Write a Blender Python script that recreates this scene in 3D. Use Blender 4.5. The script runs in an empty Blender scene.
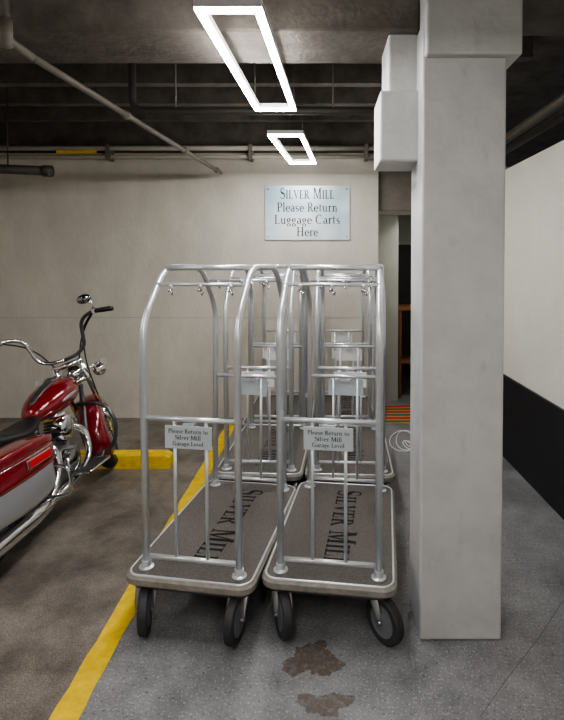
import bpy, bmesh, math, random
from mathutils import Vector, Matrix
random.seed(4)
S=bpy.context.scene
COL=S.collection
try:
    S.view_settings.look='AgX - Medium High Contrast'
except Exception as ex: print(ex)
# ---------------------------------------------------------------- materials
def nt(name):
    m=bpy.data.materials.new(name); m.use_nodes=True
    t=m.node_tree; b=t.nodes['Principled BSDF']; return m,t,b
def mat(name,c,rough=.5,metal=0,var=0,scale=8,bump=0,coat=0,bscale=60,emit=0,stretch=None):
    m,t,b=nt(name)
    b.inputs['Base Color'].default_value=(*c,1); b.inputs['Roughness'].default_value=rough
    b.inputs['Metallic'].default_value=metal; b.inputs['Coat Weight'].default_value=coat
    tc=t.nodes.new('ShaderNodeTexCoord'); mp=t.nodes.new('ShaderNodeMapping')
    t.links.new(tc.outputs['Object'],mp.inputs[0])
    if stretch: mp.inputs['Scale'].default_value=stretch
    if var>0:
        n=t.nodes.new('ShaderNodeTexNoise'); n.inputs['Scale'].default_value=scale; n.inputs['Detail'].default_value=6
        n.inputs['Roughness'].default_value=.65
        r=t.nodes.new('ShaderNodeValToRGB')
        r.color_ramp.elements[0].position=.3; r.color_ramp.elements[1].position=.72
        r.color_ramp.elements[0].color=(*[x*(1-var) for x in c],1)
        r.color_ramp.elements[1].color=(*[min(1,x*(1+var)) for x in c],1)
        t.links.new(mp.outputs[0],n.inputs['Vector']); t.links.new(n.outputs['Fac'],r.inputs[0])
        t.links.new(r.outputs[0],b.inputs['Base Color'])
    if bump>0:
        n2=t.nodes.new('ShaderNodeTexNoise'); n2.inputs['Scale'].default_value=bscale; n2.inputs['Detail'].default_value=4
        bp=t.nodes.new('ShaderNodeBump'); bp.inputs['Strength'].default_value=bump; bp.inputs['Distance'].default_value=.01
        t.links.new(mp.outputs[0],n2.inputs['Vector']); t.links.new(n2.outputs['Fac'],bp.inputs['Height'])
        t.links.new(bp.outputs[0],b.inputs['Normal'])
    if emit>0:
        b.inputs['Emission Color'].default_value=(*c,1); b.inputs['Emission Strength'].default_value=emit
    return m
M={}
M['tube']=mat('satin_aluminium',(.72,.75,.78),.33,.65,.05,30)
M['chrome']=mat('chrome',(.78,.79,.82),.10,1)
M['darkmetal']=mat('dark_metal',(.10,.10,.105),.4,.7)
M['alu']=mat('engine_aluminium',(.40,.40,.42),.32,.9,.1,20)
M['bumper']=mat('bumper_rubber',(.24,.22,.195),.6,0,.25,25)
M['carpet']=mat('deck_carpet',(.135,.121,.111),.95,0,.38,110,.6,0,250)
M['black']=mat('black_print',(.003,.003,.004),.9)
M['tire']=mat('tire_rubber',(.018,.018,.02),.65,0,.2,30)
M['castor']=mat('castor_rubber',(.034,.034,.036),.6,0,.2,30)
M['plate']=mat('sign_plate_metal',(.60,.66,.70),.42,.25,.10,5)
M['plate_w']=mat('sign_plate_white',(.85,.85,.84),.5,.0,.05,5)
M['ink']=mat('sign_ink',(.012,.018,.025),.6)
M['red']=mat('candy_red_paint',(.19,.005,.012),.16,.15,0,8,0,1)
M['silver']=mat('silver_paint',(.33,.33,.35),.28,.4,0,8,0,1)
M['leather']=mat('seat_leather',(.010,.010,.011),.42,0,.2,30,.2)
M['cream']=mat('wall_cream_paint',(.56,.53,.465),.75,0,.12,2.6,.3,0,35,stretch=(1,1,.6))
M['white_wall']=mat('wall_white_paint',(.69,.665,.61),.7,0,.06,2,.2,0,35)
M['wallblack']=mat('wall_black_paint',(.010,.011,.014),.5,0,.2,4)
M['greywall']=mat('grey_wall_paint',(.42,.43,.40),.7,0,.08,3,.1)
M['ceil']=mat('ceiling_dark',(.10,.088,.076),.9,0,.4,5,.4)
M['beam']=mat('beam_concrete',(.13,.115,.10),.85,0,.36,6,.6,0,30)
M['pipe_w']=mat('pipe_painted',(.46,.43,.37),.5,0,.1,8)
M['pipe_d']=mat('pipe_dark',(.05,.045,.04),.6,0,.2,8)
M['pipe_g']=mat('pipe_galvanised',(.18,.163,.14),.55,.2,.15,8)
M['hub']=mat('castor_hub_grey',(.18,.19,.20),.5,.3,.1,8)
M['yellow']=mat('yellow_paint',(.78,.52,.015),.6,0,.22,14,.2)
M['amber']=mat('amber_lens',(.75,.22,.02),.2)
M['redlens']=mat('red_lens',(.5,.01,.01),.15)
M['glass']=mat('mirror_glass',(.35,.40,.45),.03,1)
M['wood']=mat('brown_wood',(.20,.085,.035),.5,0,.2,6,stretch=(1,8,8))
M['door']=mat('dark_doorway',(.03,.028,.027),.6)
M['cable']=mat('white_cable',(.8,.8,.78),.5)
M['led']=mat('led_emitter',(1,.98,.955),.5,emit=104)
M['fixture']=mat('fixture_white',(.6,.6,.6),.5)

def alpha_stain():
    m,t,b=nt('dried_water_stain'); L=t.links.new; N=t.nodes.new
    b.inputs['Base Color'].default_value=(.15,.115,.09,1); b.inputs['Roughness'].default_value=.4
    tc=N('ShaderNodeTexCoord'); n=N('ShaderNodeTexNoise'); n.inputs['Scale'].default_value=38; n.inputs['Detail'].default_value=5
    L(tc.outputs['Object'],n.inputs['Vector']); r=N('ShaderNodeValToRGB'); e=r.color_ramp.elements
    e[0].position=.30; e[0].color=(.25,.25,.25,1); e[1].position=.62; e[1].color=(.75,.75,.75,1)
    L(n.outputs['Fac'],r.inputs[0]); L(r.outputs[0],b.inputs['Alpha']); return m
M['puddle']=alpha_stain()
def pillar_mat():
    m,t,b=nt('pillar_painted_concrete')
    tc=t.nodes.new('ShaderNodeTexCoord')
    n=t.nodes.new('ShaderNodeTexNoise'); n.inputs['Scale'].default_value=4; n.inputs['Detail'].default_value=9; n.inputs['Roughness'].default_value=.65
    r=t.nodes.new('ShaderNodeValToRGB')
    e=r.color_ramp.elements; e[0].position=.25; e[0].color=(.46,.46,.455,1); e[1].position=.60; e[1].color=(.56,.56,.555,1)
    t.links.new(tc.outputs['Object'],n.inputs['Vector']); t.links.new(n.outputs['Fac'],r.inputs[0])
    n2=t.nodes.new('ShaderNodeTexNoise'); n2.inputs['Scale'].default_value=11; n2.inputs['Detail'].default_value=6
    mp=t.nodes.new('ShaderNodeMapping'); mp.inputs['Scale'].default_value=(1,1,.6); mp.inputs['Location'].default_value=(3,1,7)
    t.links.new(tc.outputs['Object'],mp.inputs[0]); t.links.new(mp.outputs[0],n2.inputs['Vector'])
    r2=t.nodes.new('ShaderNodeValToRGB'); r2.color_ramp.elements[0].position=.62; r2.color_ramp.elements[0].color=(0,0,0,1); r2.color_ramp.elements[1].position=.74
    r2.color_ramp.elements[1].color=(.28,.28,.28,1)
    t.links.new(n2.outputs['Fac'],r2.inputs[0])
    mx=t.nodes.new('ShaderNodeMix'); mx.data_type='RGBA'
    mx.inputs[7].default_value=(.28,.265,.245,1)
    t.links.new(r2.outputs[0],mx.inputs[0]); t.links.new(r.outputs[0],mx.inputs[6])
    t.links.new(mx.outputs[2],b.inputs['Base Color']); b.inputs['Roughness'].default_value=.55
    bp=t.nodes.new('ShaderNodeBump'); bp.inputs['Strength'].default_value=.4; bp.inputs['Distance'].default_value=.012
    n3=t.nodes.new('ShaderNodeTexNoise'); n3.inputs['Scale'].default_value=16; n3.inputs['Detail'].default_value=5
    t.links.new(tc.outputs['Object'],n3.inputs['Vector']); t.links.new(n3.outputs['Fac'],bp.inputs['Height']); t.links.new(bp.outputs[0],b.inputs['Normal'])
    return m
M['pillar']=pillar_mat()

def floor_mat():
    m,t,b=nt('garage_floor'); L=t.links.new; N=t.nodes.new
    tc=N('ShaderNodeTexCoord'); sep=N('ShaderNodeSeparateXYZ'); L(tc.outputs['Object'],sep.inputs[0])
    gt=N('ShaderNodeMath'); gt.operation='GREATER_THAN'; gt.inputs[1].default_value=-1.0; L(sep.outputs[0],gt.inputs[0])
    def noise(s,d=5,r=.6):
        n=N('ShaderNodeTexNoise'); n.inputs['Scale'].default_value=s; n.inputs['Detail'].default_value=d; n.inputs['Roughness'].default_value=r
        L(tc.outputs['Object'],n.inputs['Vector']); return n.outputs['Fac']
    def ramp(f,p0,c0,p1,c1):
        r=N('ShaderNodeValToRGB'); e=r.color_ramp.elements; e[0].position=p0; e[1].position=p1; e[0].color=(*c0,1); e[1].color=(*c1,1); L(f,r.inputs[0]); return r.outputs[0]
    def mix(f,a,bb,mode='MIX'):
        x=N('ShaderNodeMix'); x.data_type='RGBA'; x.blend_type=mode
        if isinstance(f,float): x.inputs[0].default_value=f
        else: L(f,x.inputs[0])
        L(a,x.inputs[6]); L(bb,x.inputs[7]); return x.outputs[2]
    brown=ramp(noise(2.6,9,.75),.36,(.105,.091,.078),.64,(.285,.25,.215))
    grain=ramp(noise(140,3),.36,(.5,.5,.5),.60,(1.12,1.12,1.12))
    brown=mix(1.0,brown,grain,'MULTIPLY')
    grey=ramp(noise(3.0,9,.75),.32,(.115,.114,.118),.66,(.265,.262,.27))
    fl=ramp(noise(95,2,.5),.60,(0,0,0),.64,(.14,.14,.14))
    grey=mix(1.0,grey,fl,'ADD')
    fd=ramp(noise(70,2,.5),.32,(.5,.5,.5),.38,(1,1,1))
    grey=mix(1.0,grey,fd,'MULTIPLY')
    c=mix(gt.outputs[0],brown,grey); L(c,b.inputs['Base Color'])
    rr=ramp(noise(3,6,.7),.35,(.28,.28,.28),.65,(.55,.55,.55)); L(rr,b.inputs['Roughness'])
    bp=N('ShaderNodeBump'); bp.inputs['Strength'].default_value=.35; bp.inputs['Distance'].default_value=.006
    L(noise(45,5),bp.inputs['Height']); L(bp.outputs[0],b.inputs['Normal'])
    return m
M['floor']=floor_mat()
def rug_mat():
    m,t,b=nt('striped_rug'); L=t.links.new; N=t.nodes.new
    tc=N('ShaderNodeTexCoord'); w=N('ShaderNodeTexWave'); w.inputs['Scale'].default_value=1.3; w.bands_direction='Y'
    w.inputs['Distortion'].default_value=1.0
    L(tc.outputs['Object'],w.inputs[0]); r=N('ShaderNodeValToRGB'); r.color_ramp.interpolation='CONSTANT'; e=r.color_ramp.elements
    e[0].color=(.40,.04,.03,1); e[1].position=.75; e[1].color=(.06,.12,.05,1); k=r.color_ramp.elements.new(.35); k.color=(.5,.30,.10,1)
    L(w.outputs['Fac'],r.inputs[0]); L(r.outputs[0],b.inputs['Base Color']); b.inputs['Roughness'].default_value=.95
    return m
M['rug']=rug_mat()

# ---------------------------------------------------------------- helpers
def empty(name,loc=(0,0,0),rot=(0,0,0)):
    e=bpy.data.objects.new(name,None); COL.objects.link(e); e.location=loc; e.rotation_euler=rot; e.empty_display_size=.2; return e
def add(name,me,m,parent=None,smooth=False):
    o=bpy.data.objects.new(name,me); COL.objects.link(o)
    if m: me.materials.clear(); me.materials.append(M[m])
    if parent: o.parent=parent
    if smooth:
        for p in me.polygons: p.use_smooth=True
    return o
def bm_mesh(bm,name):
    bmesh.ops.recalc_face_normals(bm,faces=bm.faces)
    me=bpy.data.meshes.new(name); bm.to_mesh(me); bm.free(); return me
def boxm(name,x0,x1,y0,y1,z0,z1,m,parent=None,bev=0,seg=2):
    bm=bmesh.new(); bmesh.ops.create_cube(bm,size=1)
    for v in bm.verts:
        v.co=Vector(((x0+x1)/2+v.co.x*(x1-x0),(y0+y1)/2+v.co.y*(y1-y0),(z0+z1)/2+v.co.z*(z1-z0)))
    if bev>0: bmesh.ops.bevel(bm,geom=bm.edges[:],offset=bev,segments=seg,affect='EDGES',profile=.5)
    return add(name,bm_mesh(bm,name),m,parent,False)
def fillet(pts,r,n=6):
    pts=[Vector(p) for p in pts]; out=[pts[0]]
    for i in range(1,len(pts)-1):
        a,b,c=pts[i-1],pts[i],pts[i+1]; u=(a-b); v=(c-b)
        d=min(r,u.length*.48,v.length*.48); p=b+u.normalized()*d; q=b+v.normalized()*d
        for k in range(n+1):
            s=k/n; out.append(p*(1-s)**2+b*2*s*(1-s)+q*s*s)
    out.append(pts[-1]); return out
def sweep(bm,pts,r,n=12,closed=False,sx=1,sy=1):
    pts=[Vector(p) for p in pts]; N=len(pts)
    rs=r if isinstance(r,(list,tuple)) else [r]*N
    T=[]
    for i in range(N):
        if closed: t=pts[(i+1)%N]-pts[i-1]
        else: t=pts[min(i+1,N-1)]-pts[max(i-1,0)]
        T.append(t.normalized())
    up=Vector((0,0,1)) if abs(T[0].z)<.9 else Vector((1,0,0))
    u=T[0].cross(up).normalized(); rings=[]
    for i in range(N):
        u=(u-T[i]*u.dot(T[i])).normalized(); v=T[i].cross(u)
        rings.append([bm.verts.new(pts[i]+(u*math.cos(a)*sx+v*math.sin(a)*sy)*rs[i]) for a in [2*math.pi*k/n for k in range(n)]])
    for i in range(N if closed else N-1):
        A=rings[i]; B=rings[(i+1)%N]
        for k in range(n): bm.faces.new((A[k],A[(k+1)%n],B[(k+1)%n],B[k]))
    if not closed:
        bm.faces.new(rings[0][::-1]); bm.faces.new(rings[-1])
def tubes(name,paths,r,m,parent=None,n=12,fr=0):
    bm=bmesh.new()
    for p in paths:
        sweep(bm,fillet(p,fr) if fr else p,r,n)
    return add(name,bm_mesh(bm,name),m,parent,True)
def shade_auto(o,ang=40):
    me=o.data
    for p in me.polygons: p.use_smooth=True
    bm=bmesh.new(); bm.from_mesh(me)
    for e in bm.edges:
        if len(e.link_faces)==2 and e.calc_face_angle(0)>math.radians(ang): e.smooth=False
    bm.to_mesh(me); bm.free(); return o
def lathe(name,prof,m,parent=None,origin=(0,0,0),axis='X',n=32,closed=False,mtx=None):
    bm=bmesh.new(); rings=[]
    for r,a in prof:
        ring=[]
        for k in range(n):
            t=2*math.pi*k/n; c,s=math.cos(t)*max(r,1e-4),math.sin(t)*max(r,1e-4)
            co={'X':(a,c,s),'Y':(c,a,s),'Z':(c,s,a)}[axis]; co=Vector(co)
            if mtx: co=mtx@co
            ring.append(bm.verts.new(co+Vector(origin)))
        rings.append(ring)
    N=len(rings)
    for i in range(N if closed else N-1):
        A=rings[i];B=rings[(i+1)%N]
        for k in range(n): bm.faces.new((A[k],A[(k+1)%n],B[(k+1)%n],B[k]))
    if not closed:
        bm.faces.new(rings[0][::-1]); bm.faces.new(rings[-1])
    return shade_auto(add(name,bm_mesh(bm,name),m,parent))
def loft(name,secs,m,parent=None,n=28,sub=1):
    """secs: (y,xc,zc,rx,rz,p)"""
    bm=bmesh.new(); rings=[]
    for (y,xc,zc,rx,rz,p) in secs:
        ring=[]
        for k in range(n):
            t=2*math.pi*k/n; c,s=math.cos(t),math.sin(t)
            ring.append(bm.verts.new((xc+rx*math.copysign(abs(c)**(2/p),c),y,zc+rz*math.copysign(abs(s)**(2/p),s))))
        rings.append(ring)
    for i in range(len(rings)-1):
        A=rings[i];B=rings[i+1]
        for k in range(n): bm.faces.new((A[k],A[(k+1)%n],B[(k+1)%n],B[k]))
    bm.faces.new(rings[0][::-1]); bm.faces.new(rings[-1])
    o=add(name,bm_mesh(bm,name),m,parent,True)
    if sub:
        s=o.modifiers.new('sub','SUBSURF'); s.levels=sub; s.render_levels=sub
    return o
def rrect_pts(x0,x1,y0,y1,r,n=6):
    P=[]
    for cx,cy,a0 in ((x1-r,y1-r,0),(x0+r,y1-r,90),(x0+r,y0+r,180),(x1-r,y0+r,270)):
        for k in range(n+1):
            a=math.radians(a0+90*k/n); P.append((cx+r*math.cos(a),cy+r*math.sin(a)))
    return P
def rslab(name,x0,x1,y0,y1,r,z0,z1,m,parent=None,bev=0):
    bm=bmesh.new(); P=rrect_pts(x0,x1,y0,y1,r)
    lay=[(z0,bev),(z0+bev,0),(z1-bev,0),(z1,bev)] if bev else [(z0,0),(z1,0)]
    cx,cy=(x0+x1)/2,(y0+y1)/2; rings=[]
    for z,ins in lay:
        fx=1-ins/((x1-x0)/2); fy=1-ins/((y1-y0)/2)
        rings.append([bm.verts.new((cx+(x-cx)*fx,cy+(y-cy)*fy,z)) for x,y in P])
    n=len(P)
    for i in range(len(rings)-1):
        for k in range(n): bm.faces.new((rings[i][k],rings[i][(k+1)%n],rings[i+1][(k+1)%n],rings[i+1][k]))
    bm.faces.new(rings[0][::-1]); bm.faces.new(rings[-1])
    return add(name,bm_mesh(bm,name),m,parent)
# serif letters -------------------------------------------------
def R(x0,y0,x1,y1): return [(x0,y0),(x1,y0),(x1,y1),(x0,y1)]
def arcband(cx,cy,ro,ri_x,ri_y,a0,a1,n=10,roy=None):
    roy=roy or ro; q=[]
    for k in range(n):
        a=math.radians(a0+(a1-a0)*k/n); b=math.radians(a0+(a1-a0)*(k+1)/n)
        q.append([(cx+ro*math.cos(a),cy+roy*math.sin(a)),(cx+ro*math.cos(b),cy+roy*math.sin(b)),(cx+ri_x*math.cos(b),cy+ri_y*math.sin(b)),(cx+ri_x*math.cos(a),cy+ri_y*math.sin(a))])
    return q
def stroke(pts,wf,n):
    pts=[Vector(p) for p in pts]; q=[]
    def nrm(j):
        a=pts[max(j-1,0)];b=pts[min(j+1,n)]; d=(b-a).normalized(); return Vector((-d.y,d.x))
    for i in range(n):
        n0,n1=nrm(i)*wf(i/n),nrm(i+1)*wf((i+1)/n)
        q.append([tuple(pts[i]-n0),tuple(pts[i+1]-n1),tuple(pts[i+1]+n1),tuple(pts[i]+n0)])
    return q
def arcp(cx,cy,rx,ry,a0,a1,n=14):
    return [(cx+rx*math.cos(math.radians(a0+(a1-a0)*k/n)),cy+ry*math.sin(math.radians(a0+(a1-a0)*k/n))) for k in range(n+1)]
def bowl(cx,cy,rx,ry,a0,a1,n=16,thin=.03,thick=.068):
    P=arcp(cx,cy,rx,ry,a0,a1,n)
    return stroke(P,lambda s:thin+(thick-thin)*abs(math.cos(math.radians(a0+(a1-a0)*s)))**1.3,n)
def glyph(ch):
    if ch=='I': return .38,[R(.10,0,.28,1),R(.02,0,.36,.06),R(.02,.94,.36,1)]
    if ch=='L': return .66,[R(.10,0,.28,1),R(.02,.94,.37,1),R(.02,0,.62,.07),[(.54,0),(.62,0),(.65,.28),(.61,.28)]]
    if ch=='E': return .68,[R(.10,0,.28,1),R(.02,.93,.60,1),R(.02,0,.63,.07),R(.2,.48,.5,.55),R(.46,.38,.51,.65),[(.54,1),(.60,1),(.61,.76),(.57,.76)],[(.55,0),(.63,0),(.66,.27),(.62,.27)]]
    if ch=='V': return .84,[[(.05,1),(.26,1),(.50,.16),(.41,0)],[(.41,0),(.48,0),(.79,1),(.70,1)],R(0,.94,.34,1),R(.58,.94,.88,1)]
    if ch=='M': return 1.04,[R(.11,0,.20,1),[(.10,1),(.29,1),(.57,.14),(.50,0)],[(.48,0),(.56,0),(.88,1),(.79,1)],R(.79,0,.96,1),R(.02,0,.29,.06),R(.69,0,1.03,.06),R(.02,.94,.2,1),R(.84,.94,1.03,1)]
    if ch=='R':
        q=[R(.10,0,.28,1),R(.02,0,.37,.06),R(.02,.94,.3,1),R(.2,.93,.38,1),R(.2,.46,.38,.53),[(.31,.48),(.48,.50),(.84,.0),(.64,0)],R(.62,0,.88,.06)]
        q+=arcband(.36,.73,.30,.13,.21,-90,90,10,.27); return .88,q
    if ch=='S':
        pts=[]
        for k in range(25):
            s=k/24
            if s<.5: a=math.radians(30+ (270-30)*(s/.5)); x=.29+.21*math.cos(a); y=.75+.23*math.sin(a)
            else: a=math.radians(90-(240)*((s-.5)/.5)); x=.29+.24*math.cos(a); y=.27+.25*math.sin(a)
            pts.append((x,y))
        q=stroke(pts,lambda s:.035+.06*math.exp(-((s-.5)/.22)**2),24)
        q+=[[(.45,.72),(.49,.72),(.50,1),(.46,.98)],[(.03,.02),(.07,0),(.08,.30),(.05,.30)]]
        return .60,q
    return .35,[]
def lglyph(ch):
    """book-face serif, cap height 1, x-height .62"""
    st=.068
    def stem(x,y0,y1,w=st,top=True,bot=True):
        q=[R(x-w,y0,x+w,y1)]
        if bot: q.append(R(x-w-.075,y0,x+w+.075,y0+.045))
        if top: q.append([(x-w-.075,y1-.07),(x-w,y1-.09),(x,y1),(x-w,y1)])
        return q
    if ch=='P': return .62,[R(.11,0,.25,1),R(.02,0,.35,.05),R(.02,.95,.25,1),R(.2,.95,.34,1),R(.2,.45,.34,.50)]+bowl(.33,.73,.20,.25,-90,90)
    if ch=='R': return .70,[R(.11,0,.25,1),R(.02,0,.35,.05),R(.02,.95,.25,1),R(.2,.95,.34,1),R(.2,.47,.34,.52),[(.27,.49),(.39,.50),(.69,0),(.54,0)],R(.55,0,.75,.05)]+bowl(.33,.74,.19,.24,-90,90)
    if ch=='L': return .62,[R(.11,0,.25,1),R(.02,.95,.35,1),R(.02,0,.57,.055),[(.50,0),(.57,0),(.60,.24),(.57,.24)]]
    if ch=='H': return .88,[R(.11,0,.25,1),R(.02,0,.35,.05),R(.02,.95,.35,1),R(.60,0,.74,1),R(.51,0,.84,.05),R(.51,.95,.84,1),R(.2,.485,.65,.535)]
    if ch=='C': return .78,bowl(.42,.5,.33,.47,50,310,24,.03,.07)+[[(.61,.68),(.65,.68),(.66,.96),(.62,.92)]]
    if ch=='G': return .82,bowl(.42,.5,.33,.47,50,310,24,.03,.07)+[[(.61,.68),(.65,.68),(.66,.96),(.62,.92)],R(.58,.05,.71,.42),R(.50,.39,.79,.44)]
    if ch=='S':
        a,q=glyph('S'); return .56,q
    if ch=='M': return glyph('M')
    if ch=='l': return .30,stem(.15,0,1.02)
    if ch=='i': return .30,stem(.15,0,.64)+bowl(.15,.86,.04,.04,0,360,10,.04,.04)
    if ch=='e': return .52,bowl(.27,.31,.19,.29,0,320,22)+[R(.09,.32,.46,.37)]
    if ch=='c': return .48,bowl(.27,.31,.19,.29,45,320,22)
    if ch=='o': return .56,bowl(.28,.31,.20,.29,0,360,24)
    if ch=='a': return .52,bowl(.24,.18,.15,.16,60,300,16)+stroke(arcp(.24,.45,.15,.15,150,0,12),lambda s:.03+.03*s,12)+[R(.33,.04,.46,.46),R(.40,0,.53,.05)]
    if ch=='s':
        pts=arcp(.22,.46,.13,.13,30,270,10)+arcp(.22,.17,.14,.14,90,-150,10)
        return .44,stroke(pts,lambda s:.03+.035*math.exp(-((s-.5)/.25)**2),len(pts)-1)
    if ch=='r': return .42,stem(.16,0,.64)+stroke(arcp(.31,.47,.13,.13,150,40,8),lambda s:.03+.03*s,8)
    if ch=='t': return .38,[R(.11,.06,.23,.82),R(.02,.58,.34,.62)]+stroke(arcp(.25,.10,.085,.07,180,300,6),lambda s:.04-.015*s,6)
    if ch=='u': return .62,[R(.09,.14,.21,.62),R(.02,.58,.2,.62),R(.40,0,.52,.62),R(.34,.58,.52,.62),R(.45,0,.60,.045)]+stroke(arcp(.28,.17,.13,.14,180,330,10),lambda s:.06-.03*s,10)
    if ch=='n': return .64,stem(.16,0,.64)+[R(.41,0,.53,.42),R(.35,0,.60,.045)]+stroke(arcp(.33,.44,.14,.15,160,0,10),lambda s:.028+.03*s,10)
    if ch=='v': return .5,[[(.03,.62),(.16,.62),(.30,.10),(.24,0)],[(.24,0),(.29,0),(.47,.62),(.41,.62)],R(0,.58,.2,.62),R(.34,.58,.52,.62)]
    if ch=='g': return .52,bowl(.24,.42,.14,.17,0,360,20)+bowl(.25,-.12,.19,.12,0,360,20,.028,.05)+stroke([(.16,.24),(.12,.15),(.2,.07),(.36,.02)],lambda s:.03,3)+[R(.34,.56,.5,.61)]
    return .30,[]
def serif_text(name,text,h,m,parent,mtx,small=.8,width=None,low=False):
    x=0; polys=[]
    prev=' '
    for ch in text:
        sc=1 if (low or prev==' ') else small
        adv,q=(lglyph if low else glyph)(ch)
        for p in q: polys.append([((x+px*sc)*h,py*sc*h) for px,py in p])
        x+=(adv+(.03 if low else .07))*sc; prev=ch
    tot=x*h; f=(width/tot) if width else 1
    bm=bmesh.new()
    for i,p in enumerate(polys):
        vs=[mtx@Vector(((a-tot/2)*f,b-h/2,(i%7)*.00004)) for a,b in p]
        bm.faces.new([bm.verts.new(v) for v in vs])
    me=bpy.data.meshes.new(name); bm.to_mesh(me); bm.free()
    return add(name,me,m,parent)
def plane_mtx(loc,rz=0):
    return Matrix.Translation(loc)@Matrix.Rotation(rz,4,'Z')@Matrix.Rotation(math.pi/2,4,'X')

# ---------------------------------------------------------------- room
WY=5.85
boxm('floor',-5,2.2,-3,9,-.1,0,'floor')
boxm('ceiling',-5,4.2,-3,9,3.5,3.6,'ceil')
boxm('wall_back',-5,.67,WY,WY+.18,0,3.06,'cream')
boxm('wall_back_upper',-5,.67,WY+.03,WY+.18,3.06,3.5,'ceil')
boxm('trim_seam',-5,.67,WY-.003,WY,1.165,1.175,'greywall')
boxm('wall_left',-5.15,-5,-3,9,0,3.5,'cream')
boxm('wall_right',1.72,1.86,-3,9,.76,2.66,'white_wall')
boxm('wall_right_lower',1.70,1.86,-3,9,0,.76,'wallblack')
boxm('wall_right_outer',4.1,4.2,-3,9,2.5,3.5,'ceil')
boxm('wall_front',-5,4.2,-3.15,-3,0,3.5,'cream')
boxm('wall_corridor',.67,1.72,8.2,8.3,0,3.5,'greywall')
boxm('wall_corridor_side',.55,.67,WY+.18,8.2,0,3.5,'greywall')
d=empty('door_1',(0,0,0))
boxm('opening_panel',1.16,1.66,8.14,8.2,0,2.1,'door',d,.004)  # flat dark panel in place of the dark door opening
boxm('frame_left',1.10,1.16,8.12,8.2,0,2.16,'greywall',d,.004)
boxm('frame_top',1.16,1.70,8.12,8.2,2.1,2.16,'greywall',d,.004)
dk=empty('ventilation_duct')
boxm('duct_body',.69,1.16,5.95,6.55,2.42,2.90,'greywall',dk,.01)
boxm('duct_flange',.68,1.17,5.92,5.96,2.41,2.91,'pipe_g',dk,.004)
boxm('wall_corridor_stub',.67,1.02,6.6,6.7,0,3.5,'greywall')
t=empty('console_table',(1.22,6.98,0))
boxm('top',-.18,.25,-.25,.3,1.17,1.21,'wood',t,.004)
for i,(x,y) in enumerate(((-.15,-.22),(.22,-.22),(-.15,.27),(.22,.27))): boxm('leg_%d'%(i+1),x-.02,x+.02,y-.02,y+.02,0,1.17,'wood',t,.003)
boxm('shelf',-.15,.22,-.22,.27,.45,.48,'wood',t,.003)
boxm('rug',.72,1.3,5.62,6.35,0.0005,.012,'rug',None,.003)
random.seed(9)
cp=[]
for k in range(70):
    a=k*.36; g=.55+.45*math.sin(k*.17+1)
    cp.append((.86+.15*math.cos(a)*g+.03*math.sin(k*.11),5.02+.36*math.sin(a+.4*math.sin(k*.2))*g,.006+.004*(k%2)))
cp=fillet(cp,.05,3)
cp+=[Vector((.98,5.2,.008)),Vector((1.12,5.35,.008)),Vector((1.3,5.5,.008))]
tubes('power_cable',[cp],.005,'cable',None,6)

# pillar (with capital and side haunch)
p=empty('concrete_pillar')
boxm('shaft',.472,.860,2.355,2.64,0,2.9,'pillar',p,.012,3)
boxm('capital',.480,.915,2.31,2.78,2.73,3.5,'pillar',p,.01)
boxm('haunch_lower',.290,.49,2.46,2.74,2.28,2.62,'pillar',p,.01)
boxm('haunch_upper',.335,.49,2.50,2.78,2.60,2.95,'pillar',p,.01)
# ceiling beams
boxm('ceiling_beam',-5,.48,2.46,2.86,2.90,3.5,'beam',None,.012)
boxm('ceiling_beam',-5,1.7,-.9,-.4,2.95,3.5,'beam',None,.012)
boxm('ceiling_beam',.94,4.1,2.46,2.86,3.05,3.5,'ceil',None,.012)
for i in range(5):
    y=3.3+i*.55
    boxm('ceiling_joist',-5,1.6,y,y+.09,3.34,3.5,'ceil')
g=empty('wall_pipe')
tubes('pipe_1',[[(-4.9,5.74,3.09),(.62,5.74,3.09)]],.028,'pipe_w',g)
tubes('pipe_2',[[(-4.9,5.76,3.0),(.64,5.76,3.0)]],.022,'pipe_w',g)
boxm('label',-2.95,-2.5,5.705,5.715,3.02,3.06,'yellow',g)
for x in (-4,-2.4,-.8,.5): boxm('clamp',x,x+.04,5.70,5.85,2.96,3.13,'pipe_g',g)
g=empty('sprinkler_pipe')
tubes('main',[[(-1.47,2.62,2.84),(-1.10,5.66,2.80)]],.020,'pipe_g',g)
tubes('riser',[[(-1.47,2.40,3.45),(-1.47,2.40,2.84),(-1.47,2.62,2.84)]],.020,'pipe_g',g,12,.06)
tubes('coupling',[[(-1.47,2.40,2.93),(-1.47,2.40,2.80)]],.03,'pipe_g',g)
tubes('coupling_2',[[(-1.36,3.55,2.828),(-1.355,3.60,2.827)],[(-1.23,4.6,2.816),(-1.225,4.66,2.815)],[(-1.12,5.5,2.803),(-1.115,5.56,2.802)]],.03,'pipe_g',g)
g=empty('drain_pipe')
tubes('run',[[(-1.43,3.9,3.50),(-1.43,3.9,2.95),(.55,3.9,2.95),(.55,3.9,3.50)]],.028,'pipe_d',g,12,.1)
tubes('hanger',[[(x,3.9,2.95),(x,3.9,3.50)] for x in (-1.1,-.5,.1)],.006,'pipe_g',g,6)
g=empty('overhead_pipe')
tubes('run',[[(-4.9,4.9,2.78),(-2.60,4.9,2.68)]],.045,'pipe_d',g)
tubes('cap',[[(-2.66,4.9,2.682),(-2.58,4.9,2.678)]],.055,'pipe_d',g)
tubes('hanger',[[(-3,4.9,2.7),(-3,4.9,3.49)]],.006,'pipe_d',g,6)
g=empty('side_pipe')
tubes('run',[[(1.95,2.9,3.1),(1.95,8,3.1)],[(2.3,2.9,3.2),(2.3,8,3.2)]],.05,'pipe_g',g)
tubes('branch',[[(1.95,3.6,3.1),(3.2,3.6,3.3)]],.035,'pipe_g',g)

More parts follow.
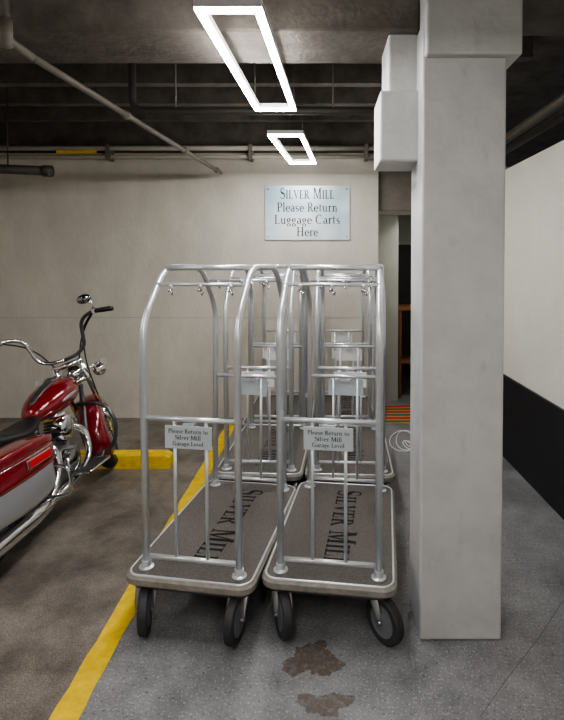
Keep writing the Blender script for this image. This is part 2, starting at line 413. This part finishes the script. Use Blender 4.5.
# yellow line & stains & cracks
def sheet(name,pts,z,m):
    bm=bmesh.new(); f=bm.faces.new([bm.verts.new((x,y,z)) for x,y in pts]); bmesh.ops.triangulate(bm,faces=[f])
    return add(name,bm_mesh(bm,name),m)
lp=[];rp=[]
for k in range(60):
    y=.5+k*5.2/59; lx=-1.068+.02*(y/5); jit=random.uniform(-.004,.004)
    lp.append((lx+jit,y)); rp.append((lx+.112+random.uniform(-.004,.004),y))
sheet('yellow_floor_line',lp+rp[::-1],.0015,'yellow')
def blob(name,cx,cy,rx,ry,seed):
    random.seed(seed); ph=[random.uniform(0,6.28) for _ in range(8)]
    P=[]
    for k in range(128):
        a=2*math.pi*k/128; r=1+.20*math.sin(2*a+ph[0])+.2*math.sin(3*a+ph[1])+.13*math.sin(5*a+ph[2])+.08*math.sin(9*a+ph[3])+.05*math.sin(17*a+ph[4])+.04*math.sin(29*a+ph[5])
        P.append((cx+rx*r*math.cos(a),cy+ry*r*math.sin(a)))
    sheet(name,P,.001,'puddle')
blob('floor_stain',-.03,2.24,.10,.11,3)
blob('floor_stain',.02,2.01,.09,.06,8)
M['crack']=mat('crack_dark',(.10,.10,.105),.8)
tubes('floor_crack',[[(.63,1.95,-.001),(.80,2.13,-.001),(1.05,2.38,-.001),(1.25,2.60,-.001),(1.55,2.9,-.001)]],.002,'crack',None,6)

def wheelstop():
    bm=bmesh.new(); prof=[(-.075,0),(.075,0),(.06,.105),(.045,.125),(-.045,.125),(-.06,.105)]
    rings=[]
    for x,f in ((-2.5,.8),(-2.46,1),(-1.36,1),(-1.31,.8)):
        rings.append([bm.verts.new((x,4.95+a*f,z*f if z else 0)) for a,z in prof])
    for i in range(3):
        for k in range(6): bm.faces.new((rings[i][k],rings[i][(k+1)%6],rings[i+1][(k+1)%6],rings[i+1][k]))
    bm.faces.new(rings[0][::-1]); bm.faces.new(rings[-1])
    o=add('parking_wheel_stop',bm_mesh(bm,'ws'),'yellow'); o.location=(0,-.50,0)
wheelstop()

# wall sign
sg=empty('return_carts_sign',(-.145,WY-.012,2.375))
def sign_mat():
    m,t,b=nt('sign_brushed'); L=t.links.new; N=t.nodes.new
    tc=N('ShaderNodeTexCoord'); n=N('ShaderNodeTexNoise'); n.inputs['Scale'].default_value=1.8
    L(tc.outputs['Object'],n.inputs['Vector']); r=N('ShaderNodeValToRGB'); e=r.color_ramp.elements
    e[0].position=.38; e[0].color=(.34,.47,.54,1); e[1].position=.62; e[1].color=(.70,.76,.79,1)
    L(n.outputs['Fac'],r.inputs[0]); L(r.outputs[0],b.inputs['Base Color']); b.inputs['Roughness'].default_value=.36; b.inputs['Metallic'].default_value=.3
    return m
M['sign']=sign_mat()
bm=bmesh.new(); P=rrect_pts(-.485,.485,-.31,.31,.02)
A=[bm.verts.new((x,-.006,z)) for x,z in P]; B=[bm.verts.new((x,.006,z)) for x,z in P]
for k in range(len(P)): bm.faces.new((A[k],A[(k+1)%len(P)],B[(k+1)%len(P)],B[k]))
bm.faces.new(A); bm.faces.new(B); add('plate',bm_mesh(bm,'plate'),'sign',sg)
serif_text('title',"SILVER MILL",.125,'ink',sg,plane_mtx((-.0,-.008,.222)),.8,.62)
serif_text('line_1','Please Return',.105,'ink',sg,plane_mtx((0,-.008,.065)),1,.70,True)
serif_text('line_2','Luggage Carts',.105,'ink',sg,plane_mtx((0,-.008,-.075)),1,.76,True)
serif_text('line_3','Here',.105,'ink',sg,plane_mtx((0,-.008,-.215)),1,.25,True)
for i,(x,z) in enumerate(((-.45,.27),(.45,.27),(-.45,-.27),(.45,-.27))):
    lathe('screw_%d'%i,[(.008,-.012),(.008,-.004)],'chrome',sg,(x,0,z),'Y',10)

# LED fixtures
def led(corners,z,extra=0):
    e=empty('led_frame_light'); c=[Vector((x,y,z)) for x,y in corners]; w=.030
    ctr=sum(c,Vector())/4
    def ring(offs,zz):
        out=[]
        for i in range(4):
            a=(c[i-1]-c[i]).normalized(); b=(c[(i+1)%4]-c[i]).normalized()
            out.append(c[i]+(a+b)*offs+Vector((0,0,zz)))
        return out
    bm=bmesh.new()
    o=[bm.verts.new(v) for v in ring(0,0)]; i_=[bm.verts.new(v) for v in ring(w,0)]
    for k in range(4): bm.faces.new((o[k],o[(k+1)%4],i_[(k+1)%4],i_[k]))
    o2=[bm.verts.new(v) for v in ring(0,.012)]; i2=[bm.verts.new(v) for v in ring(w,.012)]
    for k in range(4):
        bm.faces.new((o[k],o[(k+1)%4],o2[(k+1)%4],o2[k])); bm.faces.new((i_[k],i_[(k+1)%4],i2[(k+1)%4],i2[k]))
    add('emitter',bm_mesh(bm,'em'),'led',e)
    bm=bmesh.new(); R4=[[bm.verts.new(v) for v in ring(a,b)] for a,b in ((-.003,.013),(-.003,.045),(w+.003,.045),(w+.003,.013))]
    for j in range(4):
        for k in range(4): bm.faces.new((R4[j][k],R4[j][(k+1)%4],R4[(j+1)%4][(k+1)%4],R4[(j+1)%4][k]))
    add('housing',bm_mesh(bm,'hs'),'fixture',e)
    tubes('suspension_wire',[[c[k]+(ctr-c[k])*.06+Vector((0,0,.03)),c[k]+(ctr-c[k])*.06+Vector((0,0,3.5-z if not(2.4<c[k].y<2.9) else 0.07))] for k in range(4)],.002,'darkmetal',e,5)
led([(-.5185,2.12),(-.2425,2.12),(-.166,3.50),(-.442,3.50)],2.83)
led([(-.427,4.16),(-.139,4.16),(-.042,5.32),(-.315,5.32)],2.83)
led([(-.60,-.6),(-.32,-.6),(-.26,.8),(-.54,.8)],2.83)  # unseen frame above the camera, added to light the pillar front
led([(-3.6,.6),(-3.3,.6),(-3.3,2.0),(-3.6,2.0)],2.83)  # unseen frame added left of the view for extra light
led([(-.1+1.0,-2.2),(-.1+1.3,-2.2),(-.1+1.3,-.9),(-.1+1.0,-.9)],2.83)  # unseen frame added behind the camera for frontal light

# ---------------------------------------------------------------- luggage cart
def build_cart(e):
    W=.325; y0,y1=-.085,1.03
    zb,zt=.235,.285
    rslab('platform_bumper',-W,W,y0,y1,.07,zb,zt,'bumper',e,.012)
    rslab('platform_frame',-W+.03,W-.03,y0+.03,y1-.03,.05,zb-.02,zb+.002,'darkmetal',e)
    rslab('deck_carpet',-W+.022,W-.022,y0+.022,y1-.022,.055,zt-.004,zt+.004,'carpet',e)
    bm=bmesh.new(); P=[(x,y,zt+.001) for x,y in rrect_pts(-W+.017,W-.017,y0+.017,y1-.017,.06)]
    sweep(bm,P,.006,8,True); add('deck_edge_trim',bm_mesh(bm,'t'),'tube',e,True)
    px=.238; L=.945; r=.0175
    paths=[]
    for s in (-1,1):
        paths.append([(s*px,.0,zt),(s*px,-.02,1.50),(s*px,.22,1.765),(s*px,L-.22,1.765),(s*px,L+.02,1.50),(s*px,L,zt)])
    bm=bmesh.new()
    for q in paths: sweep(bm,fillet(q,.11,8),r,14)
    add('side_arches',bm_mesh(bm,'arch'),'tube',e,True)
    top=[[(-px,y,1.765),(px,y,1.765)] for y in (.235,L-.235)]
    tubes('top_cross_bars',top,.0145,'tube',e)
    rr=[]
    for y in (0,L):
        yy=-.012 if y==0 else L+.012
        rr+=[[(-px,yy,1.035),(px,yy,1.035)],[(-px,y,.345),(px,y,.345)]]
    tubes('end_rails',rr,.0125,'tube',e)
    tubes('end_balusters',[[(x,y,.345),(x,yy,1.035)] for x in (-.08,.08) for y,yy in ((0,-.012),(L,L+.012))],.0085,'tube',e)
    tubes('hanging_bar',[[(-px,.13,1.68),(px,.13,1.68)],[(-px,L-.13,1.68),(px,L-.13,1.68)]],.009,'tube',e)
    hk=[]
    for x in (-.16,0,.16):
        for y in (.13,L-.13):
            hk.append([(x,y,1.685),(x,y,1.645),(x+.012,y-.012,1.63),(x+.018,y-.022,1.642)])
            hk.append([(x,y,1.66),(x-.015,y,1.645)])
    tubes('garment_hooks',hk,.0055,'chrome',e,8)
    bm=bmesh.new()
    for x in (-.16,0,.16):
        for y in (.13,L-.13):
            mt=Matrix.Translation((x,y,1.672)); bmesh.ops.create_uvsphere(bm,u_segments=12,v_segments=8,radius=.013,matrix=mt)
    add('hook_knobs',bm_mesh(bm,'kn'),'tube',e,True)
    k=0
    for x in (-px,px):
        for y in (0,L):
            k+=1; lathe('post_flange_%d'%k,[(.036,zt),(.036,zt+.008),(.024,zt+.014),(.022,zt+.04),(.0175,zt+.042)],'tube',e,(x,y,0),'Z',20)
    for nm,y,rz,mm in (('front',-.036,0,'plate'),('rear',L+.036,math.pi,'plate')):
        boxm('sign_plate_'+nm,-.118,.118,y-.002,y+.002,.902,1.012,mm,e,.0015)
        yo=y-.0035 if rz==0 else y+.0035
        for i,(s,z,w) in enumerate((('Please Return to',.987,.20),('Silver Mill',.957,.13),('Garage Level',.928,.155))):
            serif_text('sign_text_%s_%d'%(nm,i),s,.021,'ink',e,plane_mtx((0,yo,z),rz),1,w,True)
        sgn=-1 if rz==0 else 1
        boxm('sign_bracket_'+nm,-.03,.03,min(y,y-sgn*.03),max(y,y-sgn*.03),1.0,1.022,'tube',e,.001)
    for i,(x,y,sw) in enumerate(((-.235,-.01,.35),(.235,-.0,-.05),(-.235,.94,.1),(.235,.94,.35))):
        castor(e,i,x,y,sw)
    tubes('brace_bars',[[(-.235,.05,.17),(.235,.05,.17)],[(-.235,.05,.17),(-.235,.05,.225)],[(.235,.05,.17),(.235,.05,.225)],[(-.235,.9,.17),(.235,.9,.17)],[(-.2,.05,.17),(.2,.9,.17)]],.006,'tube',e,8)
    serif_text('deck_lettering',"SILVER MILL",.155,'black',e,Matrix.Translation((.035,.485,zt+.0055))@Matrix.Rotation(-math.pi/2,4,'Z'),.82,.84)
def castor(e,i,x,y,sw):
        Rz=Matrix.Rotation(sw,4,'Z')
        wc=Rz@Vector((0,-.045,0)); o=(x+wc.x,y+wc.y,.110)
        lathe('castor_tire_%d'%i,[(.070,-.020),(.098,-.024),(.107,-.017),(.110,0),(.107,.017),(.098,.024),(.070,.020)],'castor',e,o,'X',32,False,Rz)
        lathe('castor_hub_%d'%i,[(.02,-.028),(.035,-.026),(.062,-.0205),(.072,-.0235),(.072,.0235),(.062,.0205),(.035,.026),(.02,.028)],'hub',e,o,'X',24,False,Rz)
        bm=bmesh.new()
        for s in (-1,1):
            a=[Rz@Vector(v)+Vector((x,y,0)) for v in ((s*.035,-.047,.104),(s*.035,-.035,.15),(s*.032,-.005,.2),(s*.022,0,.218))]
            sweep(bm,a,[.014,.016,.02,.02],8,False,.3,1)
        a=[Rz@Vector(v)+Vector((x,y,0)) for v in ((-.044,-.045,.110),(.044,-.045,.110))]; sweep(bm,a,.008,10)
        add('castor_fork_%d'%i,bm_mesh(bm,'fk'),'alu',e,True)
        lathe('castor_swivel_%d'%i,[(.034,.205),(.036,.222),(.045,.224),(.045,.236)],'alu',e,(x,y,0),'Z',20)
spots=[(-.622,2.43,9.0),(.044,2.41,7.5),(-.445,3.66,3.5),(.215,3.64,3.0),(-.42,4.765,1.5),(.23,4.755,1.0)]
first=None
for i,(x,y,a) in enumerate(spots):
    e=empty('luggage_cart',(x,y,0),(0,0,-math.radians(a)))
    if i==0: build_cart(e); first=e; kids=list(e.children)
    else:
        for k in kids:
            if i==1 and k.name.startswith('castor') and k.name.split('.')[0][-1] in '01': continue
            c=bpy.data.objects.new(k.name.split('.')[0],k.data); COL.objects.link(c); c.parent=e
            if i>=2 and k.name.startswith('sign_plate'):
                c.data=k.data.copy(); c.data.materials[0]=M['plate_w']
        if i==1:
            castor(e,0,-.235,-.01,.45); castor(e,1,.235,0,.80)
# ---------------------------------------------------------------- motorcycle
mc=empty('motorcycle')
mc.matrix_world=Matrix.Translation((-1.925,2.88,.0))@Matrix.Rotation(-math.radians(2.5),4,'Z')@Matrix.Rotation(-math.radians(11),4,'Y')@Matrix.Scale(.95,4)
def wheel(nm,y,R,w,rim):
    k=w/2
    lathe(nm+'_tire',[(rim,-k*.75),(rim+.02,-k*.95),((rim+R)/2+.01,-k),(R-.03,-k*.85),(R-.008,-k*.5),(R,0),(R-.008,k*.5),(R-.03,k*.85),((rim+R)/2+.01,k),(rim+.02,k*.95),(rim,k*.75)],'tire',mc,(0,y,R),'X',48,True)
    lathe(nm+'_rim',[(rim+.008,-k*.8),(rim-.015,-k*.75),(rim-.03,-k*.4),(rim-.03,k*.4),(rim-.015,k*.75),(rim+.008,k*.8)],'chrome',mc,(0,y,R),'X',48,True)
    lathe(nm+'_hub',[(.03,-.075),(.05,-.07),(.04,-.03),(.04,.03),(.05,.07),(.03,.075)],'chrome',mc,(0,y,R),'X',24)
    sp=[]
    for j in range(18):
        a=2*math.pi*j/18; b=a+.25*(1 if j%2 else -1); s=.06*(1 if j%2 else -1)
        sp.append([(s,y+.045*math.cos(a),R+.045*math.sin(a)),(s*.3,y+(rim-.02)*math.cos(b),R+(rim-.02)*math.sin(b))])
    tubes(nm+'_spokes',sp,.005,'chrome',mc,6)
    lathe(nm+'_brake_disc',[(.08,.082),(.135,.082),(.135,.088),(.08,.088)],'alu',mc,(0,y,R),'X',32,True)
wheel('rear_wheel',0,.325,.15,.215); wheel('front_wheel',1.60,.325,.125,.22)
def fender(nm,y,zc,R,w,a0,a1,m,drop=.08):
    bm=bmesh.new(); rows=[]; na,nx=28,12
    for i in range(na+1):
        a=math.radians(a0+(a1-a0)*i/na); row=[]
        for j in range(nx+1):
            u=-1+2*j/nx; x=w/2*math.sin(u*math.pi/2); rr=R-drop*abs(u)**3
            row.append(bm.verts.new((x,y+rr*math.cos(a),zc+rr*math.sin(a))))
        rows.append(row)
    for i in range(na):
        for j in range(nx): bm.faces.new((rows[i][j],rows[i+1][j],rows[i+1][j+1],rows[i][j+1]))
    o=add(nm,bm_mesh(bm,nm),m,mc,True); s=o.modifiers.new('s','SOLIDIFY'); s.thickness=.006; return o
fender('front_fender',1.60,.325,.375,.22,-5,205,'red',.13)
fender('rear_fender',0,.325,.39,.24,40,205,'red',.12)
tubes('frame',[[(0,1.30,.93),(0,1.0,.80),(0,.45,.66),(0,.2,.6)],[(.09,1.27,.85),(.12,1.12,.25),(.13,.5,.17),(.12,.2,.35),(.1,.2,.6)],[(-.09,1.27,.85),(-.12,1.12,.25),(-.13,.5,.17),(-.12,.2,.35),(-.1,.2,.6)]],.02,'darkmetal',mc,12,.08)
tubes('swingarm',[[(.12,.35,.3),(.12,0,.325)],[(-.12,.35,.3),(-.12,0,.325)]],.024,'darkmetal',mc)
loft('crankcase',[(.52,0,.34,.10,.09,3),(.56,0,.34,.15,.13,3),(.80,0,.34,.16,.15,3),(1.02,0,.34,.14,.12,3),(1.05,0,.34,.09,.08,3)],'alu',mc)
for nm,yb,tl in (('rear',.71,-22),('front',.86,22)):
    Rm=Matrix.Rotation(-math.radians(tl),4,'X')
    pf=[]
    for j in range(9):
        z=.09+j*.024; pf+=[(.062,z),(.085,z+.003),(.085,z+.010),(.062,z+.013)]
    lathe('cylinder_'+nm,pf,'darkmetal',mc,(0,yb,.36),'Z',24,False,Rm)
    lathe('rocker_cover_'+nm,[(.088,.31),(.095,.325),(.09,.36),(.06,.375)],'chrome',mc,(0,yb,.36),'Z',24,False,Rm)
lathe('air_cleaner',[(.02,.215),(.07,.213),(.088,.20),(.092,.17),(.085,.12)],'chrome',mc,(0,.79,.62),'X',32)
lathe('cam_cover',[(.03,.20),(.075,.195),(.09,.17),(.09,.12)],'chrome',mc,(0,.80,.36),'X',32)
loft('primary_cover',[(.42,-.19,.31,.02,.09,2.5),(.46,-.19,.31,.04,.12,2.5),(.8,-.19,.31,.045,.13,2.5),(1.0,-.19,.31,.035,.10,2.5),(1.03,-.19,.31,.02,.07,2.5)],'chrome',mc)
boxm('oil_tank',-.11,.11,.30,.52,.30,.60,'darkmetal',mc,.03,3)
boxm('side_cover',.115,.15,.28,.54,.42,.62,'red',mc,.012,3)
tubes('exhaust_headers',[[(.08,.97,.60),(.17,1.06,.52),(.20,1.02,.33),(.21,.75,.23),(.22,.35,.22)],[(.08,.60,.60),(.19,.60,.52),(.21,.56,.36),(.22,.42,.25),(.23,.30,.23)]],.026,'chrome',mc,14,.09)
lathe('muffler',[(.025,.36),(.042,.30),(.052,.15),(.054,-.30),(.050,-.44),(.038,-.44),(.036,-.40)],'chrome',mc,(.245,0,.22),'Y',28)
lathe('muffler_left',[(.025,.36),(.042,.30),(.052,.15),(.054,-.30),(.050,-.44),(.038,-.44)],'chrome',mc,(-.245,0,.235),'Y',28)
loft('fuel_tank',[(.66,0,.76,.03,.03,2),(.70,0,.77,.09,.07,2.2),(.82,0,.80,.145,.105,2.3),(.98,0,.83,.17,.125,2.3),(1.12,0,.85,.155,.12,2.3),(1.22,0,.86,.11,.09,2.2),(1.26,0,.86,.05,.05,2)],'red',mc)
loft('tank_console',[(.70,0,.83,.02,.015,2),(.80,0,.895,.035,.02,2.3),(.98,0,.95,.045,.02,2.3),(1.12,0,.965,.035,.02,2.3),(1.2,0,.94,.02,.015,2)],'darkmetal',mc)
lathe('speedometer',[(.05,.0),(.055,.02),(.048,.03)],'chrome',mc,(0,1.03,.955),'Z',24)
for s in (-1,1):
    loft('tank_emblem_%s'%('r' if s>0 else 'l'),[(.86,s*.150,.80,.004,.006,2),(.92,s*.163,.815,.008,.016,2),(1.0,s*.168,.83,.007,.016,2),(1.07,s*.160,.84,.006,.006,2)],'silver',mc)
loft('seat',[(-.18,0,.74,.06,.03,2.5),(-.12,0,.75,.12,.055,2.6),(.10,0,.745,.145,.06,2.6),(.24,0,.72,.15,.055,2.6),(.38,0,.69,.17,.05,2.6),(.55,0,.70,.13,.05,2.5),(.70,0,.74,.07,.035,2.2),(.74,0,.75,.03,.015,2)],'leather',mc)
for s,nm in ((1,'right'),(-1,'left')):
    x=s*.285
    loft('saddlebag_lower_'+nm,[(-.40,x,.46,.04,.06,4),(-.37,x,.455,.085,.10,4.5),(-.1,x,.45,.10,.125,5),(.22,x,.45,.10,.12,5),(.31,x,.46,.07,.09,4),(.33,x,.47,.03,.05,4)],'silver',mc)
    loft('saddlebag_body_'+nm,[(-.42,x,.60,.05,.05,4),(-.39,x,.60,.095,.085,5),(-.1,x,.605,.112,.10,5),(.24,x,.60,.11,.09,5),(.34,x,.585,.08,.07,4),(.36,x,.58,.03,.04,4)],'red',mc)
    loft('saddlebag_lid_'+nm,[(-.41,x,.685,.05,.02,4),(-.37,x,.69,.10,.035,5),(-.1,x,.70,.118,.04,5),(.24,x,.685,.112,.04,5),(.34,x,.665,.08,.03,4),(.36,x,.66,.03,.015,4)],'red',mc)
    loft('saddlebag_trim_'+nm,[(-.39,x,.648,.07,.006,4),(-.36,x,.648,.105,.007,5),(.24,x,.643,.118,.007,5),(.33,x,.64,.08,.006,4)],'chrome',mc)
    boxm('saddlebag_latch_'+nm,min(x+s*.108,x+s*.124),max(x+s*.108,x+s*.124),-.02,.22,.575,.635,'chrome',mc,.006)
    boxm('saddlebag_emblem_'+nm,min(x+s*.12,x+s*.127),max(x+s*.12,x+s*.127),-.01,.21,.583,.627,'redlens',mc,.003)
    tubes('saddlebag_guard_'+nm,[[(s*.20,-.43,.30),(s*.42,-.40,.30),(s*.42,-.40,.50),(s*.2,-.44,.5)],[(s*.12,.36,.26),(s*.40,.36,.26),(s*.42,.34,.45),(s*.13,.38,.52)]],.012,'chrome',mc,10,.05)
    tubes('fork_leg_'+nm,[[(s*.105,1.60,.325),(s*.105,1.50,.56)]],.030,'chrome',mc,16)
    tubes('fork_tube_'+nm,[[(s*.105,1.50,.56),(s*.105,1.28,1.04)]],.022,'chrome',mc,16)
    tubes('handlebar_'+nm,[[(0,1.25,1.08),(s*.11,1.25,1.09),(s*.19,1.24,1.14),(s*.23,1.21,1.35),(s*.33,1.15,1.395),(s*.44,1.07,1.375)]],.0155,'chrome' if s<0 else 'darkmetal',mc,12,.06)
    tubes('grip_'+nm,[[(s*.385,1.11,1.385),(s*.52,1.01,1.355)]],.021,'leather',mc,14)
    boxm('switch_housing_'+nm,s*.37-.022,s*.37+.022,1.10,1.15,1.365,1.415,'chrome',mc,.008)
    tubes('hand_lever_'+nm,[[(s*.36,1.15,1.40),(s*.40,1.145,1.39),(s*.51,1.06,1.36)]],.006,'chrome',mc,8,.03)
    if s>0:
        tubes('mirror_stem_'+nm,[[(s*.36,1.13,1.40),(s*.385,1.12,1.46),(s*.34,1.11,1.50)]],.006,'chrome',mc,8,.03)
        loft('mirror_'+nm,[(1.105,s*.33,1.51,.045,.028,2),(1.115,s*.33,1.51,.066,.044,2),(1.14,s*.33,1.51,.05,.034,2),(1.155,s*.33,1.51,.02,.014,2)],'darkmetal',mc)
        loft('mirror_glass_'+nm,[(1.100,s*.33,1.51,.054,.036,2),(1.104,s*.33,1.51,.054,.036,2)],'glass',mc,28,0)
    tubes('engine_guard_'+nm,[[(s*.06,1.20,.70),(s*.30,1.18,.68),(s*.39,1.16,.52),(s*.34,1.16,.32),(s*.10,1.14,.22)]],.016,'darkmetal',mc,12,.08)
    boxm('floorboard_'+nm,min(s*.2,s*.34),max(s*.2,s*.34),.72,1.04,.255,.28,'tire',mc,.01)
    tubes('floorboard_rim_'+nm,[[(s*.2,.72,.268),(s*.34,.72,.268),(s*.35,1.04,.268),(s*.2,1.06,.275)]],.009,'chrome',mc,8,.04)
    lathe('passing_lamp_'+nm,[(.06,.03),(.062,.0),(.05,-.05),(.02,-.075)],'chrome',mc,(s*.21,1.42,.90),'Y',24)
    lathe('front_signal_'+nm,[(.03,-.02),(.034,0),(.03,.03),(.01,.04)],'chrome',mc,(s*.27,1.38,.96),'Y',20)
    lathe('rear_signal_'+nm,[(.03,-.03),(.034,0),(.03,.02),(.01,.03)],'amber',mc,(s*.15,-.40,.64),'Y',20)
tubes('signal_bar',[[(-.27,1.38,.96),(0,1.36,.93),(.27,1.38,.96)]],.010,'chrome',mc,10,.05)
tubes('rear_signal_bar',[[(-.15,-.38,.64),(.15,-.38,.64)]],.010,'chrome',mc,10)
tubes('triple_clamp',[[(-.12,1.29,1.03),(.12,1.29,1.03)],[(-.12,1.36,.87),(.12,1.36,.87)]],.024,'chrome',mc,12)
lathe('headlight',[(.02,-.12),(.06,-.10),(.095,-.03),(.10,.03),(.098,.055),(.08,.06)],'chrome',mc,(0,1.45,.93),'Y',32)
loft('tail_light',[(-.43,0,.58,.03,.02,3),(-.42,0,.58,.05,.035,3),(-.37,0,.58,.05,.035,3)],'redlens',mc)
cb=[]
for s in (-1,1): cb.append([(s*.36,1.12,1.38),(s*.25,1.26,1.30),(s*.17,1.30,1.2),(s*.08,1.31,1.0)])
cb.append([(.34,1.14,1.38),(.20,1.34,1.28),(.13,1.38,1.0),(.14,1.3,.7)])
tubes('control_cables',cb,.006,'tire',mc,8,.1)
tubes('kickstand',[[(-.14,.75,.22),(-.24,.70,.06)]],.012,'darkmetal',mc,10)
tubes('brake_pedal',[[(.15,.95,.22),(.24,1.02,.24),(.27,1.10,.30)]],.010,'chrome',mc,8,.03)
# steer the front end to the left about the raked steering axis
ax=Vector((0,-.32,.715)).normalized(); pv=Vector((0,1.30,1.0))
ST=Matrix.Translation(pv)@Matrix.Rotation(math.radians(22),4,ax)@Matrix.Translation(-pv)
for o in mc.children:
    if o.name.split('.')[0].startswith(('front_wheel','front_fender','fork_','handlebar','grip_','switch_','hand_lever','mirror','front_signal','signal_bar','passing_lamp','triple','headlight','control_cables')):
        o.data.transform(ST)

# ---------------------------------------------------------------- light, world, camera
w=bpy.data.worlds.new('World'); S.world=w; w.use_nodes=True
w.node_tree.nodes['Background'].inputs[0].default_value=(.9,.95,1,1); w.node_tree.nodes['Background'].inputs[1].default_value=.15
def area(name,loc,sx,sy,pw,col=(1,.95,.88)):
    l=bpy.data.lights.new(name,'AREA'); l.shape='RECTANGLE'; l.size=sx; l.size_y=sy; l.energy=pw; l.color=col
    o=bpy.data.objects.new(name,l); COL.objects.link(o); o.location=loc; return o
area('corridor_area_light',(1.35,6.2,2.6),.3,.3,10)  # unseen area light brightening the corridor, no lamp body modelled
cam=bpy.data.cameras.new('Camera'); co=bpy.data.objects.new('Camera',cam); COL.objects.link(co)
co.location=(0,0,1.78); co.rotation_euler=(math.radians(88.5),0,0)
cam.sensor_width=36; cam.lens=507/720*36; cam.shift_x=-38/720; cam.shift_y=(278-360)/720; cam.clip_start=.05
S.camera=co
